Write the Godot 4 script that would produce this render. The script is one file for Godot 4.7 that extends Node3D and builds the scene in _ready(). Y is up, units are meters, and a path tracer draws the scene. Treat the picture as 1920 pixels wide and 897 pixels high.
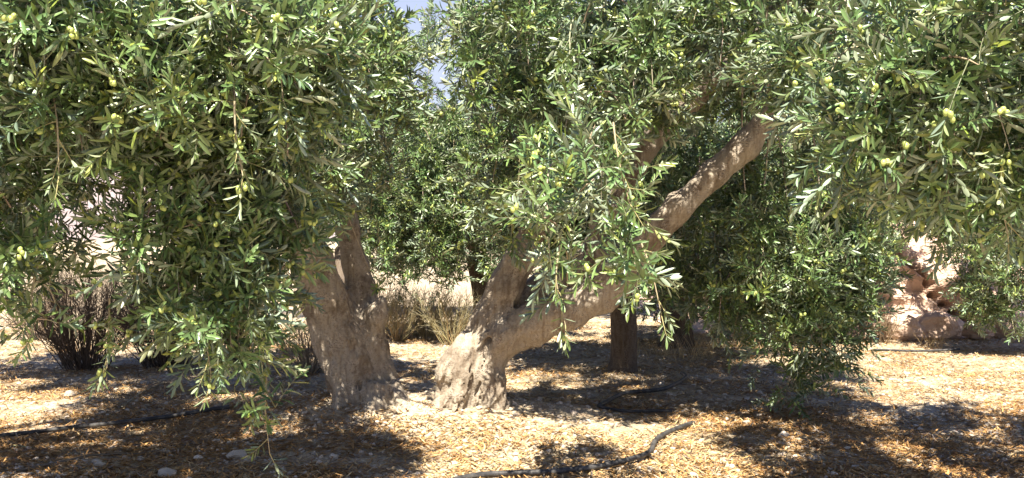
extends Node3D
# An old two-stemmed olive tree in a dry grove, looked at from the open ground in front of it. Units are metres.

var rng := RandomNumberGenerator.new()
var bump_noise := FastNoiseLite.new()
var soil_noise := FastNoiseLite.new()
var patch_noise := FastNoiseLite.new()
var M := {}
var leaf_meshes := []
var sprigs := []
var olive_mesh: ArrayMesh
var names := {}

# ------------------------------------------------------------------ helpers
class Geo:
	var v := PackedVector3Array()
	var n := PackedVector3Array()
	var c := PackedColorArray()
	var i := PackedInt32Array()
	func mesh(flat := false) -> ArrayMesh:
		var a := []
		a.resize(Mesh.ARRAY_MAX)
		var m := ArrayMesh.new()
		if flat:
			var fv := PackedVector3Array()
			var fn := PackedVector3Array()
			var fc := PackedColorArray()
			for t in range(0, i.size(), 3):
				var p := v[i[t]]
				var q := v[i[t + 1]]
				var r := v[i[t + 2]]
				var nn := (r - p).cross(q - p).normalized()
				for k in 3:
					fv.append(v[i[t + k]])
					fn.append(nn)
					if c.size():
						fc.append(c[i[t + k]])
			a[Mesh.ARRAY_VERTEX] = fv
			a[Mesh.ARRAY_NORMAL] = fn
			if fc.size():
				a[Mesh.ARRAY_COLOR] = fc
		else:
			a[Mesh.ARRAY_VERTEX] = v
			a[Mesh.ARRAY_NORMAL] = n
			if c.size():
				a[Mesh.ARRAY_COLOR] = c
			a[Mesh.ARRAY_INDEX] = i
		m.add_surface_from_arrays(Mesh.PRIMITIVE_TRIANGLES, a)
		return m

func numbered(called: String) -> String:
	var k: int = names.get(called, 0)
	names[called] = k + 1
	return called if k == 0 else "%s_%03d" % [called, k]

func tag(o: Node, label: String, category: String, group := "", kind := "") -> void:
	if label: o.set_meta("label", label)
	if category: o.set_meta("category", category)
	if group: o.set_meta("group", group)
	if kind: o.set_meta("kind", kind)

func thing(called: String, at: Vector3, label: String, category: String, group := "") -> Node3D:
	var o := Node3D.new()
	o.name = numbered(called)
	add_child(o)
	o.position = at
	tag(o, label, category, group)
	return o

func part(called: String, mesh: Mesh, mat: Material, parent: Node3D, xf := Transform3D()) -> MeshInstance3D:
	var o := MeshInstance3D.new()
	o.mesh = mesh
	o.material_override = mat
	o.name = called
	o.transform = xf
	parent.add_child(o, true)
	return o

func single(called: String, mesh: Mesh, mat: Material, at: Vector3, label: String, category: String, group := "") -> MeshInstance3D:
	var o := MeshInstance3D.new()
	o.mesh = mesh
	o.material_override = mat
	o.name = numbered(called)
	add_child(o)
	o.position = at
	tag(o, label, category, group)
	return o

func stuff(called: String, mesh: Mesh, mat: Material, parent: Node3D, xfs: Array, cols: Array, label := "", category := "") -> MultiMeshInstance3D:
	var mm := MultiMesh.new()
	mm.transform_format = MultiMesh.TRANSFORM_3D
	mm.use_colors = true
	mm.mesh = mesh
	mm.instance_count = xfs.size()
	for k in xfs.size():
		mm.set_instance_transform(k, xfs[k])
		mm.set_instance_color(k, cols[k])
	var o := MultiMeshInstance3D.new()
	o.multimesh = mm
	o.material_override = mat
	o.name = called if parent != self else numbered(called)
	parent.add_child(o, true)
	tag(o, label, category, "", "stuff")
	return o

func rnd(a: float, b: float) -> float:
	return rng.randf_range(a, b)

func ball() -> Vector3:
	while true:
		var p := Vector3(rnd(-1, 1), rnd(-1, 1), rnd(-1, 1))
		if p.length_squared() < 1.0:
			return p
	return Vector3.ZERO

func frame(y: Vector3, spin: float) -> Basis:   # a turn that brings +Y to y
	y = y.normalized()
	var x := y.cross(Vector3(0.31, 0.2, 0.93)).normalized()
	var z := x.cross(y)
	return Basis(x, y, z) * Basis(Vector3.UP, spin)

func tube(g: Geo, pts: Array, radii: Array, sides: int, col := Color.WHITE, rough := 0.0, freq := 8.0, cap := true) -> void:
	var start := g.v.size()
	var side := Vector3.ZERO
	for k in pts.size():
		var d: Vector3 = (pts[mini(k + 1, pts.size() - 1)] - pts[maxi(k - 1, 0)]).normalized()
		if side == Vector3.ZERO:
			side = d.cross(Vector3(0.3, 0.1, 0.9) if absf(d.z) < 0.8 else Vector3(0.1, 0.95, 0.1)).normalized()
		side = (side - d * side.dot(d)).normalized()
		var other := d.cross(side)
		for s in sides:
			var a := TAU * s / sides
			var out := side * cos(a) + other * sin(a)
			var r: float = radii[k]
			if rough > 0.0:
				var q: Vector3 = (pts[k] + out * r) * freq
				r *= 1.0 + rough * (bump_noise.get_noise_3d(q.x * 40.0, q.y * 18.0, q.z * 40.0) + 0.5 * bump_noise.get_noise_3d(q.x * 110.0, q.y * 60.0, q.z * 110.0))
			g.v.append(pts[k] + out * r)
			g.n.append(out)
			g.c.append(col)
	for k in pts.size() - 1:
		for s in sides:
			var a := start + k * sides + s
			var b := start + k * sides + (s + 1) % sides
			g.i.append_array([a, a + sides, b, b, a + sides, b + sides])
	if cap:
		for e in [0, pts.size() - 1]:
			var m := g.v.size()
			g.v.append(pts[e])
			g.n.append((pts[e] - pts[1 if e == 0 else e - 1]).normalized())
			g.c.append(col)
			for s in sides:
				var a: int = start + e * sides + s
				var b: int = start + e * sides + (s + 1) % sides
				if e == 0:
					g.i.append_array([m, a, b])
				else:
					g.i.append_array([m, b, a])

func smooth_path(pts: Array, per: int) -> Array:   # Catmull-Rom through the points
	var out := []
	for k in pts.size() - 1:
		var a = pts[maxi(k - 1, 0)]
		var b = pts[k]
		var c = pts[k + 1]
		var d = pts[mini(k + 2, pts.size() - 1)]
		for s in per:
			var t := float(s) / per
			out.append(0.5 * ((2.0 * b) + (c - a) * t + (2.0 * a - 5.0 * b + 4.0 * c - d) * t * t + (3.0 * b - a - 3.0 * c + d) * t * t * t))
	out.append(pts[-1])
	return out

# A smooth-joined, noise-roughened solid round tapered bones, meshed as surface nets.
func bones_mesh(bones: Array, cell: float, k: float, rough: float, hollows := [], lean := 0.0) -> ArrayMesh:
	var lo := Vector3.ONE * 1e6
	var hi := -lo
	for b in bones:
		for e in [[b[0], b[1]], [b[2], b[3]]]:
			var reach: Vector3 = Vector3.ONE * (e[1] + 0.09 + cell * 3.0)
			lo = lo.min(e[0] - reach)
			hi = hi.max(e[0] + reach)
	var nx := int((hi.x - lo.x) / cell) + 2
	var ny := int((hi.y - lo.y) / cell) + 2
	var nz := int((hi.z - lo.z) / cell) + 2
	var f := PackedFloat32Array()
	f.resize(nx * ny * nz)
	f.fill(10.0)
	var touched := PackedInt32Array()
	for b in bones:
		var a: Vector3 = b[0]
		var e: Vector3 = b[2]
		var ra: float = b[1]
		var rb: float = b[3]
		var ab := e - a
		var inv := 1.0 / maxf(ab.length_squared(), 1e-8)
		var reach := maxf(ra, rb) + 0.06 + cell
		var l := ((a.min(e) - Vector3.ONE * reach - lo) / cell).floor()
		var h := ((a.max(e) + Vector3.ONE * reach - lo) / cell).ceil()
		for z in range(maxi(0, int(l.z)), mini(nz, int(h.z) + 1)):
			for y in range(maxi(0, int(l.y)), mini(ny, int(h.y) + 1)):
				var row := (z * ny + y) * nx
				for x in range(maxi(0, int(l.x)), mini(nx, int(h.x) + 1)):
					var p := lo + Vector3(x, y, z) * cell - a
					var t := clampf(p.dot(ab) * inv, 0.0, 1.0)
					var d := (p - ab * t).length() - (ra + (rb - ra) * t)
					if d > 0.075:
						continue
					var o := f[row + x]
					if o > 9.0:
						touched.append(row + x)
						f[row + x] = d
					else:
						var m := maxf(k - absf(o - d), 0.0) / k
						f[row + x] = minf(o, d) - m * m * k * 0.25
	for at in touched:
		if absf(f[at]) < 0.07:
			var x := at % nx
			var y := (at / nx) % ny
			var z := at / (nx * ny)
			var p := lo + Vector3(x, y, z) * cell
			var low := clampf(1.6 - p.y * 1.1, 0.5, 1.5)
			var q := Vector3(p.x - lean * p.y, p.y, p.z)
			var ridge := 0.5 - absf(bump_noise.get_noise_3d(q.x * 420.0, q.y * 85.0, q.z * 420.0 + 200.0)) * 2.0
			var cord := 0.5 - absf(bump_noise.get_noise_3d(q.x * 1150.0 + 70.0, q.y * 260.0, q.z * 1150.0)) * 2.0
			f[at] -= rough * low * (ridge * 0.022 + cord * 0.012 + bump_noise.get_noise_3d(q.x * 300.0, q.y * 200.0, q.z * 300.0) * 0.03 + bump_noise.get_noise_3d(p.x * 2600.0, p.y * 1700.0, p.z * 2600.0) * 0.007)
	for b in hollows:
		var a: Vector3 = b[0]
		var e: Vector3 = b[2]
		var ab := e - a
		var inv := 1.0 / maxf(ab.length_squared(), 1e-8)
		var l := ((a.min(e) - Vector3.ONE * 0.1 - lo) / cell).floor()
		var h := ((a.max(e) + Vector3.ONE * 0.1 - lo) / cell).ceil()
		for z in range(maxi(0, int(l.z)), mini(nz, int(h.z) + 1)):
			for y in range(maxi(0, int(l.y)), mini(ny, int(h.y) + 1)):
				for x in range(maxi(0, int(l.x)), mini(nx, int(h.x) + 1)):
					var at := (z * ny + y) * nx + x
					var p := lo + Vector3(x, y, z) * cell - a
					var t := clampf(p.dot(ab) * inv, 0.0, 1.0)
					var d: float = lerpf(b[1], b[3], t) - (p - ab * t).length()
					var m := maxf(0.03 - absf(f[at] - d), 0.0) / 0.03
					if f[at] < 9.0:
						f[at] = maxf(f[at], d) + m * m * 0.03 * 0.25
	var at_vertex := PackedInt32Array()
	at_vertex.resize(nx * ny * nz)
	at_vertex.fill(-1)
	var g := Geo.new()
	var sy := nx
	var sz := nx * ny
	var corner := [0, 1, sy, sy + 1, sz, sz + 1, sz + sy, sz + sy + 1]
	var edges := [[0, 1], [2, 3], [4, 5], [6, 7], [0, 2], [1, 3], [4, 6], [5, 7], [0, 4], [1, 5], [2, 6], [3, 7]]
	var made := PackedInt32Array()
	for at in touched:
		var x := at % nx
		var y := (at / nx) % ny
		var z := at / sz
		if x >= nx - 1 or y >= ny - 1 or z >= nz - 1:
			continue
		var s0 := f[at]
		if absf(s0) > 4.0 * cell:
			continue
		var q := [s0, f[at + 1], f[at + sy], f[at + sy + 1], f[at + sz], f[at + sz + 1], f[at + sz + sy], f[at + sz + sy + 1]]
		var inside := 0
		for w in q:
			if w < 0.0:
				inside += 1
		if inside == 0 or inside == 8:
			continue
		var sum := Vector3.ZERO
		var count := 0
		for e in edges:
			var u: float = q[e[0]]
			var w: float = q[e[1]]
			if (u < 0.0) != (w < 0.0):
				var t := u / (u - w)
				var c0 := Vector3(e[0] & 1, (e[0] >> 1) & 1, e[0] >> 2)
				var c1 := Vector3(e[1] & 1, (e[1] >> 1) & 1, e[1] >> 2)
				sum += c0.lerp(c1, t)
				count += 1
		at_vertex[at] = g.v.size()
		var here := lo + (Vector3(x, y, z) + sum / count) * cell
		g.v.append(here)
		var old := bump_noise.get_noise_3d(here.x * 420.0, here.y * 300.0, here.z * 420.0 + 40.0) + 0.5 * bump_noise.get_noise_3d(here.x * 2600.0, here.y * 2600.0, here.z * 2600.0)
		g.c.append(Color.WHITE.lerp(Color(0.62, 0.59, 0.57), smoothstep(0.0, 0.4, old)) * lerpf(1.0, 1.12, smoothstep(0.0, -0.3, old)))
		for w in 8:
			q[w] = minf(q[w], 0.1)
		g.n.append(Vector3(q[1] + q[3] + q[5] + q[7] - q[0] - q[2] - q[4] - q[6], q[2] + q[3] + q[6] + q[7] - q[0] - q[1] - q[4] - q[5], q[4] + q[5] + q[6] + q[7] - q[0] - q[1] - q[2] - q[3]).normalized())
		made.append(at)
	for at in made:
		for axis in [[1, sy, sz], [sy, sz, 1], [sz, 1, sy]]:
			var u := f[at]
			var w := f[at + axis[0]]
			if (u < 0.0) == (w < 0.0):
				continue
			var a := at_vertex[at]
			var b := at_vertex[at - axis[1]]
			var c := at_vertex[at - axis[1] - axis[2]]
			var d := at_vertex[at - axis[2]]
			if a < 0 or b < 0 or c < 0 or d < 0:
				continue
			if u < 0.0:
				g.i.append_array([a, c, b, a, d, c])
			else:
				g.i.append_array([a, b, c, a, c, d])
	return g.mesh()

func chain(joints: Array) -> Array:
	var out := []
	for k in joints.size() - 1:
		out.append([joints[k][0], joints[k][1], joints[k + 1][0], joints[k + 1][1]])
	return out

# ------------------------------------------------------------------ textures
func noise(seed_: int, freq: float, kind := FastNoiseLite.TYPE_SIMPLEX_SMOOTH, octaves := 4) -> FastNoiseLite:
	var n := FastNoiseLite.new()
	n.seed = seed_
	n.noise_type = kind
	n.frequency = freq
	n.fractal_octaves = octaves
	if octaves == 1:
		n.fractal_type = FastNoiseLite.FRACTAL_NONE
	return n

func gray(n: FastNoiseLite, size: int) -> PackedByteArray:
	var im := n.get_seamless_image(size, size)
	im.convert(Image.FORMAT_L8)
	return im.get_data()

func picture(size: int, f: Callable) -> ImageTexture:
	var data := PackedByteArray()
	data.resize(size * size * 3)
	for k in size * size:
		var c: Color = f.call(k)
		data[k * 3] = int(clampf(c.r, 0, 1) * 255)
		data[k * 3 + 1] = int(clampf(c.g, 0, 1) * 255)
		data[k * 3 + 2] = int(clampf(c.b, 0, 1) * 255)
	return ImageTexture.create_from_image(Image.create_from_data(size, size, false, Image.FORMAT_RGB8, data))

func mat(called: String, col: Color, rough := 0.9, spec := 0.3, vertex := false) -> StandardMaterial3D:
	var m := StandardMaterial3D.new()
	m.resource_name = called
	m.albedo_color = col.linear_to_srgb()
	m.roughness = rough
	m.metallic_specular = spec
	m.vertex_color_use_as_albedo = vertex
	m.cull_mode = BaseMaterial3D.CULL_DISABLED
	M[called] = m
	return m

func relief(m: StandardMaterial3D, tex: Texture2D, high: Texture2D, per_metre: float, depth_cm: float) -> void:
	m.uv1_triplanar = true
	m.uv1_world_triplanar = true
	m.uv1_scale = Vector3.ONE * per_metre
	if tex:
		m.albedo_texture = tex
	if high:
		m.heightmap_enabled = true
		m.heightmap_texture = high
		m.heightmap_scale = depth_cm

func materials() -> void:
	var S := 512
	var a := gray(noise(3, 0.012, FastNoiseLite.TYPE_SIMPLEX_SMOOTH, 5), S)
	var b := gray(noise(8, 0.06, FastNoiseLite.TYPE_SIMPLEX_SMOOTH, 4), S)
	var c := gray(noise(15, 0.035, FastNoiseLite.TYPE_CELLULAR, 1), S)
	var d := gray(noise(21, 0.09, FastNoiseLite.TYPE_CELLULAR, 1), S)
	var streaks := gray(noise(34, 0.03, FastNoiseLite.TYPE_SIMPLEX_SMOOTH, 4), S)
	# soil: cream sand, grey grit, ochre stains
	var soil := picture(S, func(k: int):
		var p := a[k] / 255.0
		var q := b[k] / 255.0
		var grit := smoothstep(0.62, 0.9, d[k] / 255.0)
		var col := Color(0.47, 0.40, 0.29).lerp(Color(0.36, 0.275, 0.19), smoothstep(0.35, 0.75, p))
		col = col.lerp(Color(0.24, 0.19, 0.14), 0.8 * smoothstep(0.55, 0.8, q))
		col = col.lerp(Color(0.60, 0.54, 0.45), grit * 0.6)
		return col.linear_to_srgb())
	var soil_high := picture(S, func(k: int):
		var h := 0.5 * b[k] / 255.0 + 0.3 * d[k] / 255.0 + 0.2 * a[k] / 255.0
		return Color(h, h, h))
	var bark := picture(S, func(k: int):
		var x := k % S
		var y := k / S
		var s := streaks[((y / 4) % S) * S + x] / 255.0
		var p := a[k] / 255.0
		var q := b[k] / 255.0
		var pock := smoothstep(0.26, 0.1, d[y * S + x] / 255.0) * smoothstep(0.5, 0.68, p)
		var col := Color(0.335, 0.30, 0.245).lerp(Color(0.23, 0.19, 0.145), smoothstep(0.4, 0.75, s))
		col = col.lerp(Color(0.40, 0.36, 0.31), 0.6 * smoothstep(0.5, 0.75, p))
		col = col.lerp(Color(0.16, 0.11, 0.075), 0.55 * smoothstep(0.58, 0.8, q))
		col = col.lerp(Color(0.10, 0.07, 0.05), pock * 0.7)
		return col.linear_to_srgb())
	var bark_high := picture(S, func(k: int):
		var x := k % S
		var y := k / S
		var s := streaks[((y / 4) % S) * S + x] / 255.0
		var pock := smoothstep(0.26, 0.1, d[y * S + x] / 255.0) * smoothstep(0.5, 0.68, a[k] / 255.0)
		var h := 0.6 - 0.35 * s + 0.25 * b[k] / 255.0 - 0.3 * pock
		return Color(h, h, h))
	var rock := picture(S, func(k: int):
		var p := a[k] / 255.0
		var q := c[k] / 255.0
		var col := Color(0.60, 0.45, 0.36).lerp(Color(0.46, 0.32, 0.24), smoothstep(0.35, 0.7, p))
		col = col.lerp(Color(0.58, 0.48, 0.40), 0.7 * smoothstep(0.5, 0.8, b[k] / 255.0))
		col = col.lerp(Color(0.30, 0.20, 0.14), 0.5 * smoothstep(0.75, 0.95, q))
		return col.linear_to_srgb())
	var rubber := picture(256, func(k: int):
		var x: int = (k % 256) * 2
		var y: int = (k / 256) * 2
		var p := a[y * S + x] / 255.0
		var q := b[y * S + x] / 255.0
		var dust := smoothstep(0.45, 0.75, p * 0.7 + q * 0.4)
		return Color(0.028, 0.028, 0.03).lerp(Color(0.2, 0.195, 0.185), dust * 0.35).linear_to_srgb())
	relief(mat("soil", Color.WHITE, 0.97, 0.1), soil, soil_high, 1.1, 1.6)
	relief(mat("bark", Color.WHITE, 0.9, 0.2, true), bark, bark_high, 1.5, 1.6)
	relief(mat("old_bark", Color(0.4, 0.37, 0.36), 0.95, 0.1), bark, bark_high, 1.5, 3.0)
	relief(mat("rock", Color.WHITE, 0.95, 0.15), rock, soil_high, 0.7, 3.0)
	relief(mat("stone", Color.WHITE, 0.92, 0.2, true), null, soil_high, 5.0, 0.5)
	relief(mat("rubber", Color.WHITE, 0.55, 0.4), rubber, null, 2.3, 0.0)
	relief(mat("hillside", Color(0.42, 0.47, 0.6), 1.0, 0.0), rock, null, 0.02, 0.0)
	var leaf := mat("leaf", Color.WHITE, 0.38, 0.6, true)
	leaf.backlight_enabled = true
	leaf.backlight = Color(0.25, 0.42, 0.13)
	mat("olive", Color.WHITE, 0.4, 0.45, true)
	mat("twig", Color(0.33, 0.30, 0.24), 0.9, 0.2, true)
	mat("dry", Color.WHITE, 0.8, 0.25, true)

# ------------------------------------------------------------------ leaves, shoots, fruit
func add_leaf(g: Geo, xf: Transform3D, size: float, wide: float, curl: float, top: Color, under: Color) -> void:
	var rows := [0.0, 0.2, 0.55, 0.84, 1.0]
	var half := [0.05, 0.32, 0.5, 0.36, 0.0]
	for layer in 2:
		var start := g.v.size()
		var off := 0.0002 if layer == 0 else -0.0002
		var col := top if layer == 0 else under
		var flip := 1.0 if layer == 0 else -1.0
		for r in rows.size():
			var t: float = rows[r]
			var y := size * t
			var z := curl * size * t * t + off
			var slope := 2.0 * curl * t
			var w: float = half[r] * wide
			for s in ([0] if r == 0 or r == rows.size() - 1 else [-1, 0, 1]):
				g.v.append(xf * Vector3(s * w, y, z + absf(s) * w * 0.42))
				g.n.append((xf.basis * Vector3(-s * 0.42, -slope, 1.0) * flip).normalized())
				g.c.append(col)
		var t := [0, 1, 2, 0, 2, 3, 10, 8, 7, 10, 9, 8]
		for r in 2:
			var p := 1 + r * 3
			t.append_array([p, p + 3, p + 1, p + 1, p + 3, p + 4, p + 1, p + 4, p + 2, p + 2, p + 4, p + 5])
		for k in range(0, t.size(), 3):
			if layer == 0:
				g.i.append_array([start + t[k], start + t[k + 1], start + t[k + 2]])
			else:
				g.i.append_array([start + t[k], start + t[k + 2], start + t[k + 1]])

func leaf_colors() -> Array:
	var u := rng.randf()
	var k := rnd(0.75, 1.25)
	if u < 0.004:
		return [Color(0.38, 0.34, 0.05), Color(0.42, 0.37, 0.12)]
	if u < 0.12:
		return [Color(0.17 * k, 0.215 * k, 0.045), Color(0.24 * k, 0.28 * k, 0.13)]
	return [Color(0.118 * k, 0.186 * k, 0.062 * k), Color(0.24 * k, 0.29 * k, 0.195 * k)]

# leaf places along a shoot that grows along +Y
func shoot_plan(long: float) -> Dictionary:
	var leaves := []
	var fruit := []
	var pts := [Vector3.ZERO]
	var dir := Vector3.UP
	var bend := Vector3(rnd(-1, 1), 0, rnd(-1, 1)) * 0.05
	var step := 0.017
	var turn := rnd(0, TAU)
	var n := int(long / step)
	for k in n:
		dir = (dir + bend + ball() * 0.05).normalized()
		pts.append(pts[-1] + dir * step)
		if k < 1:
			continue
		turn += PI / 2 + rnd(-0.3, 0.3)
		for s in 2:
			if rng.randf() < 0.1:
				continue
			var tip := float(k) / n
			var tilt := lerpf(1.25, 0.45, tip) + rnd(-0.25, 0.25)
			var side := Vector3(cos(turn + PI * s), 0, sin(turn + PI * s))
			var y := (dir * cos(tilt) + side * sin(tilt)).normalized()
			var z := (dir - y * dir.dot(y)).normalized()
			if z.length() < 0.5:
				z = y.cross(Vector3.RIGHT).normalized()
			var bs := Basis(y.cross(z), y, z) * Basis(Vector3.UP, rnd(-0.5, 0.5))
			leaves.append([Transform3D(bs, pts[-1] + y * 0.002), rnd(0.05, 0.074) * lerpf(1.0, 0.75, tip * tip), rnd(0.0105, 0.015), rnd(-0.22, 0.12)])
		if rng.randf() < 0.09 and k < n - 2:
			var a := rnd(0, TAU)
			for s in (1 + rng.randi() % 3):
				a += rnd(0.6, 1.6)
				fruit.append(pts[-1] + Vector3(cos(a), 0, sin(a)) * rnd(0.012, 0.018) + Vector3(0, rnd(-0.01, 0.01), 0))
	var c := pts[-1] as Vector3
	for s in 2:
		var side := Vector3(cos(turn + PI * s), 0, sin(turn + PI * s))
		var y := (dir + side * 0.25).normalized()
		leaves.append([Transform3D(Basis(y.cross(side).normalized(), y, side), c), rnd(0.03, 0.045), 0.008, 0.0])
	return {"leaves": leaves, "fruit": fruit, "stem": pts}

func stem_of(g: Geo, pts: Array, r0: float, r1: float, col: Color, sides := 3) -> void:
	var radii := []
	for k in pts.size():
		radii.append(lerpf(r0, r1, float(k) / (pts.size() - 1)))
	tube(g, pts, radii, sides, col, 0.0, 1.0, false)

func make_sprigs() -> void:
	for v in 4:
		var g := Geo.new()
		add_leaf(g, Transform3D(), 1.0, rnd(0.18, 0.22), rnd(-0.2, 0.1), Color(0.12, 0.188, 0.062), Color(0.24, 0.29, 0.195))
		leaf_meshes.append(g.mesh())
	for v in 12:
		var plan := shoot_plan([0.12, 0.16, 0.2, 0.24][v % 4])
		var g := Geo.new()
		for l in plan.leaves:
			var cs := leaf_colors()
			add_leaf(g, l[0], l[1], l[2], l[3], cs[0], cs[1])
		stem_of(g, plan.stem, 0.0017, 0.0008, Color(0.20, 0.20, 0.10))
		plan.mesh = g.mesh()
		sprigs.append(plan)
	var o := Geo.new()
	var rings := 7
	var sides := 8
	for r in rings + 1:
		var t := float(r) / rings * PI
		for s in sides:
			var a := TAU * s / sides
			var p := Vector3(sin(t) * cos(a) * 0.0098, cos(t) * 0.0124, sin(t) * sin(a) * 0.0098)
			o.v.append(p)
			o.n.append(Vector3(p.x / 0.77, p.y / 1.25, p.z / 0.77).normalized())
			o.c.append(Color(1, 1, 1))
	for r in rings:
		for s in sides:
			var a := r * sides + s
			var b := r * sides + (s + 1) % sides
			o.i.append_array([a, a + sides, b, b, a + sides, b + sides])
	olive_mesh = o.mesh()

func leaf_tint() -> Color:
	var k := rnd(0.78, 1.2)
	var w := rnd(-0.13, 0.08)
	return Color(k * (1.0 + w), k, k * (1.0 - w * 0.8))

func olive_tint() -> Color:
	var k := rnd(0.8, 1.15)
	return Color(0.34 * k, 0.41 * k, 0.12 * k)

# Fill the masses of a crown with drooping strands that carry shoots. A mass is [centre, radii, strands, droop (optional)].
# The shoots go into one instanced part per shoot kind, the fruit nearest the viewer's side into single parts.
func foliage(tree: Node3D, masses: Array, opts := {}) -> void:
	var placed := []
	var tints := []
	for s in sprigs:
		placed.append([])
		tints.append([])
	var fruit := []
	var twigs := Geo.new()
	var scale: float = opts.get("scale", 1.0)
	var keep: float = opts.get("keep", 1.0)
	var more: float = opts.get("more", 1.0)
	var clear: Array = opts.get("clear", [])
	for m in masses:
		var c: Vector3 = m[0]
		var r: Vector3 = m[1]
		var droop: float = m[3] if m.size() > 3 else 0.27
		for k in int(m[2] * more):
			var b := ball()
			b.y = b.y * 0.85 + 0.15
			var p := c + b * r
			var out := Vector3(b.x * r.x, 0, b.z * r.z).normalized()
			var dir := (out * 0.6 + ball() * 0.7 + Vector3(0, rnd(-0.3, 0.5), 0)).normalized()
			var pts := [p]
			var steps := int(rnd(0.28, 0.75) * scale / 0.04)
			for s in steps:
				dir = (dir + Vector3(0, -droop, 0) + ball() * 0.16).normalized()
				var q: Vector3 = pts[-1] + dir * 0.04 * scale
				var e := (q - c) / r
				if e.length() > 1.3 or q.y < ground(q.x, q.z) + 0.12:
					break
				pts.append(q)
				if rng.randf() > keep:
					continue
				for w in (2 if rng.randf() < 0.45 else 1):
					var v := rng.randi() % sprigs.size()
					var to := (dir * 0.35 + ball().normalized() * 0.9 + Vector3(0, 0.4, 0.15)).normalized()
					var blocked := false
					for z in clear:
						if Vector3(q - z[0]).length() < z[1]:
							blocked = true
					if blocked:
						continue
					var xf := Transform3D(frame(to, rnd(0, TAU)).scaled(Vector3.ONE * scale * rnd(0.85, 1.15)), q)
					placed[v].append(xf)
					tints[v].append(leaf_tint())
					for f in sprigs[v].fruit:
						fruit.append(xf * f)
			if pts.size() > 2:
				stem_of(twigs, pts, 0.0042 * scale, 0.0016 * scale, Color(rnd(0.8, 1.2), rnd(0.8, 1.1), rnd(0.75, 1.0)), 4)
	var total := 0
	for v in sprigs.size():
		if placed[v].size():
			total += placed[v].size()
			stuff("foliage", sprigs[v].mesh, M.leaf, tree, placed[v], tints[v])
	if twigs.v.size():
		part("twigs", twigs.mesh(), M.twig, tree).set_meta("kind", "stuff")
	# fruit
	var singles: int = opts.get("olives", 0)
	fruit.sort_custom(func(p, q): return olive_rank(p) < olive_rank(q))
	var rest := []
	var rest_tints := []
	for k in fruit.size():
		var xf := Transform3D(frame(Vector3(rnd(-0.4, 0.4), 1, rnd(-0.4, 0.4)), rnd(0, TAU)).scaled(Vector3.ONE * rnd(0.85, 1.1)), fruit[k])
		if k < singles:
			part("olive", olive_mesh, olive_mats[rng.randi() % olive_mats.size()], tree, xf)
		else:
			rest.append(xf)
			rest_tints.append(olive_tint())
	if rest.size():
		stuff("olives", olive_mesh, M.olive, tree, rest, rest_tints)
	print(tree.name, " shoots ", total, " fruit ", fruit.size())

var olive_mats := []
func olive_rank(p: Vector3) -> float:   # nearest to the open ground in front, inside the view first
	var off := maxf(0.0, absf(p.x / p.z) - 0.58) + maxf(0.0, absf((p.y - 1.25) / p.z) - 0.27)
	return -p.z + off * 60.0

# One shoot whose leaves and fruit are pieces of their own.
func hero_shoot(tree: Node3D, at: Vector3, to: Vector3, long: float) -> void:
	var plan := shoot_plan(long)
	var g := Geo.new()
	stem_of(g, plan.stem, 0.0026, 0.001, Color(0.95, 0.95, 0.6), 5)
	var s := part("shoot", g.mesh(), M.twig, tree, Transform3D(frame(to, rnd(0, TAU)), at))
	for l in plan.leaves:
		var xf: Transform3D = l[0]
		xf.basis = xf.basis.scaled_local(Vector3(l[1], l[1], l[1]))
		part("leaf", leaf_meshes[rng.randi() % 4], leaf_mats[rng.randi() % leaf_mats.size()], s, xf)
	for f in plan.fruit:
		part("olive", olive_mesh, olive_mats[rng.randi() % olive_mats.size()], s, Transform3D(Basis(), f))
var leaf_mats := []

func hero_spray(tree: Node3D, tip: Vector3, root: Vector3, n: int) -> void:   # a hanging twig with shoots along it
	var pts := smooth_path([root, root.lerp(tip, 0.5) + Vector3(rnd(-0.03, 0.03), 0.02, rnd(-0.03, 0.03)), tip], 5)
	var g := Geo.new()
	stem_of(g, pts, 0.0045, 0.002, Color(1, 0.95, 0.8), 5)
	part("twig", g.mesh(), M.twig, tree)
	for k in n:
		var t := float(k + 1) / n
		var p: Vector3 = pts[int(t * (pts.size() - 1))]
		var dir := (tip - root).normalized()
		hero_shoot(tree, p, (dir * (1.0 if k == n - 1 else 0.55) + ball() * 0.55 + Vector3(0, 0.05, 0.15)).normalized(), rnd(0.09, 0.15))

# ------------------------------------------------------------------ ground
func ground(x: float, z: float) -> float:
	var h := soil_noise.get_noise_2d(x * 6.0, z * 6.0) * 0.05 + soil_noise.get_noise_2d(x * 45.0 + 90.0, z * 45.0) * 0.014
	var e := Vector2((x + 0.68) / 0.95, (z + 6.25) / 0.55)
	h += 0.17 * exp(-e.length_squared())
	if z < -14.0 or absf(x) > 14.0:
		var far := clampf((Vector2(x, z + 6.0).length() - 14.0) / 60.0, 0.0, 1.0)
		h += soil_noise.get_noise_2d(x * 0.6, z * 0.6) * 1.6 * far
	return h

func axis_lines(a: float, b: float, fine: float, far: float) -> PackedFloat32Array:
	var out := PackedFloat32Array()
	var x := a
	var left := []
	var s := fine
	while x > -far:
		s *= 1.22
		x -= s
		left.append(x)
	left.reverse()
	for q in left:
		out.append(q)
	x = a
	while x <= b:
		out.append(x)
		x += fine
	s = fine
	while x < far:
		out.append(x)
		s *= 1.22
		x += s
	return out

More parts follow.
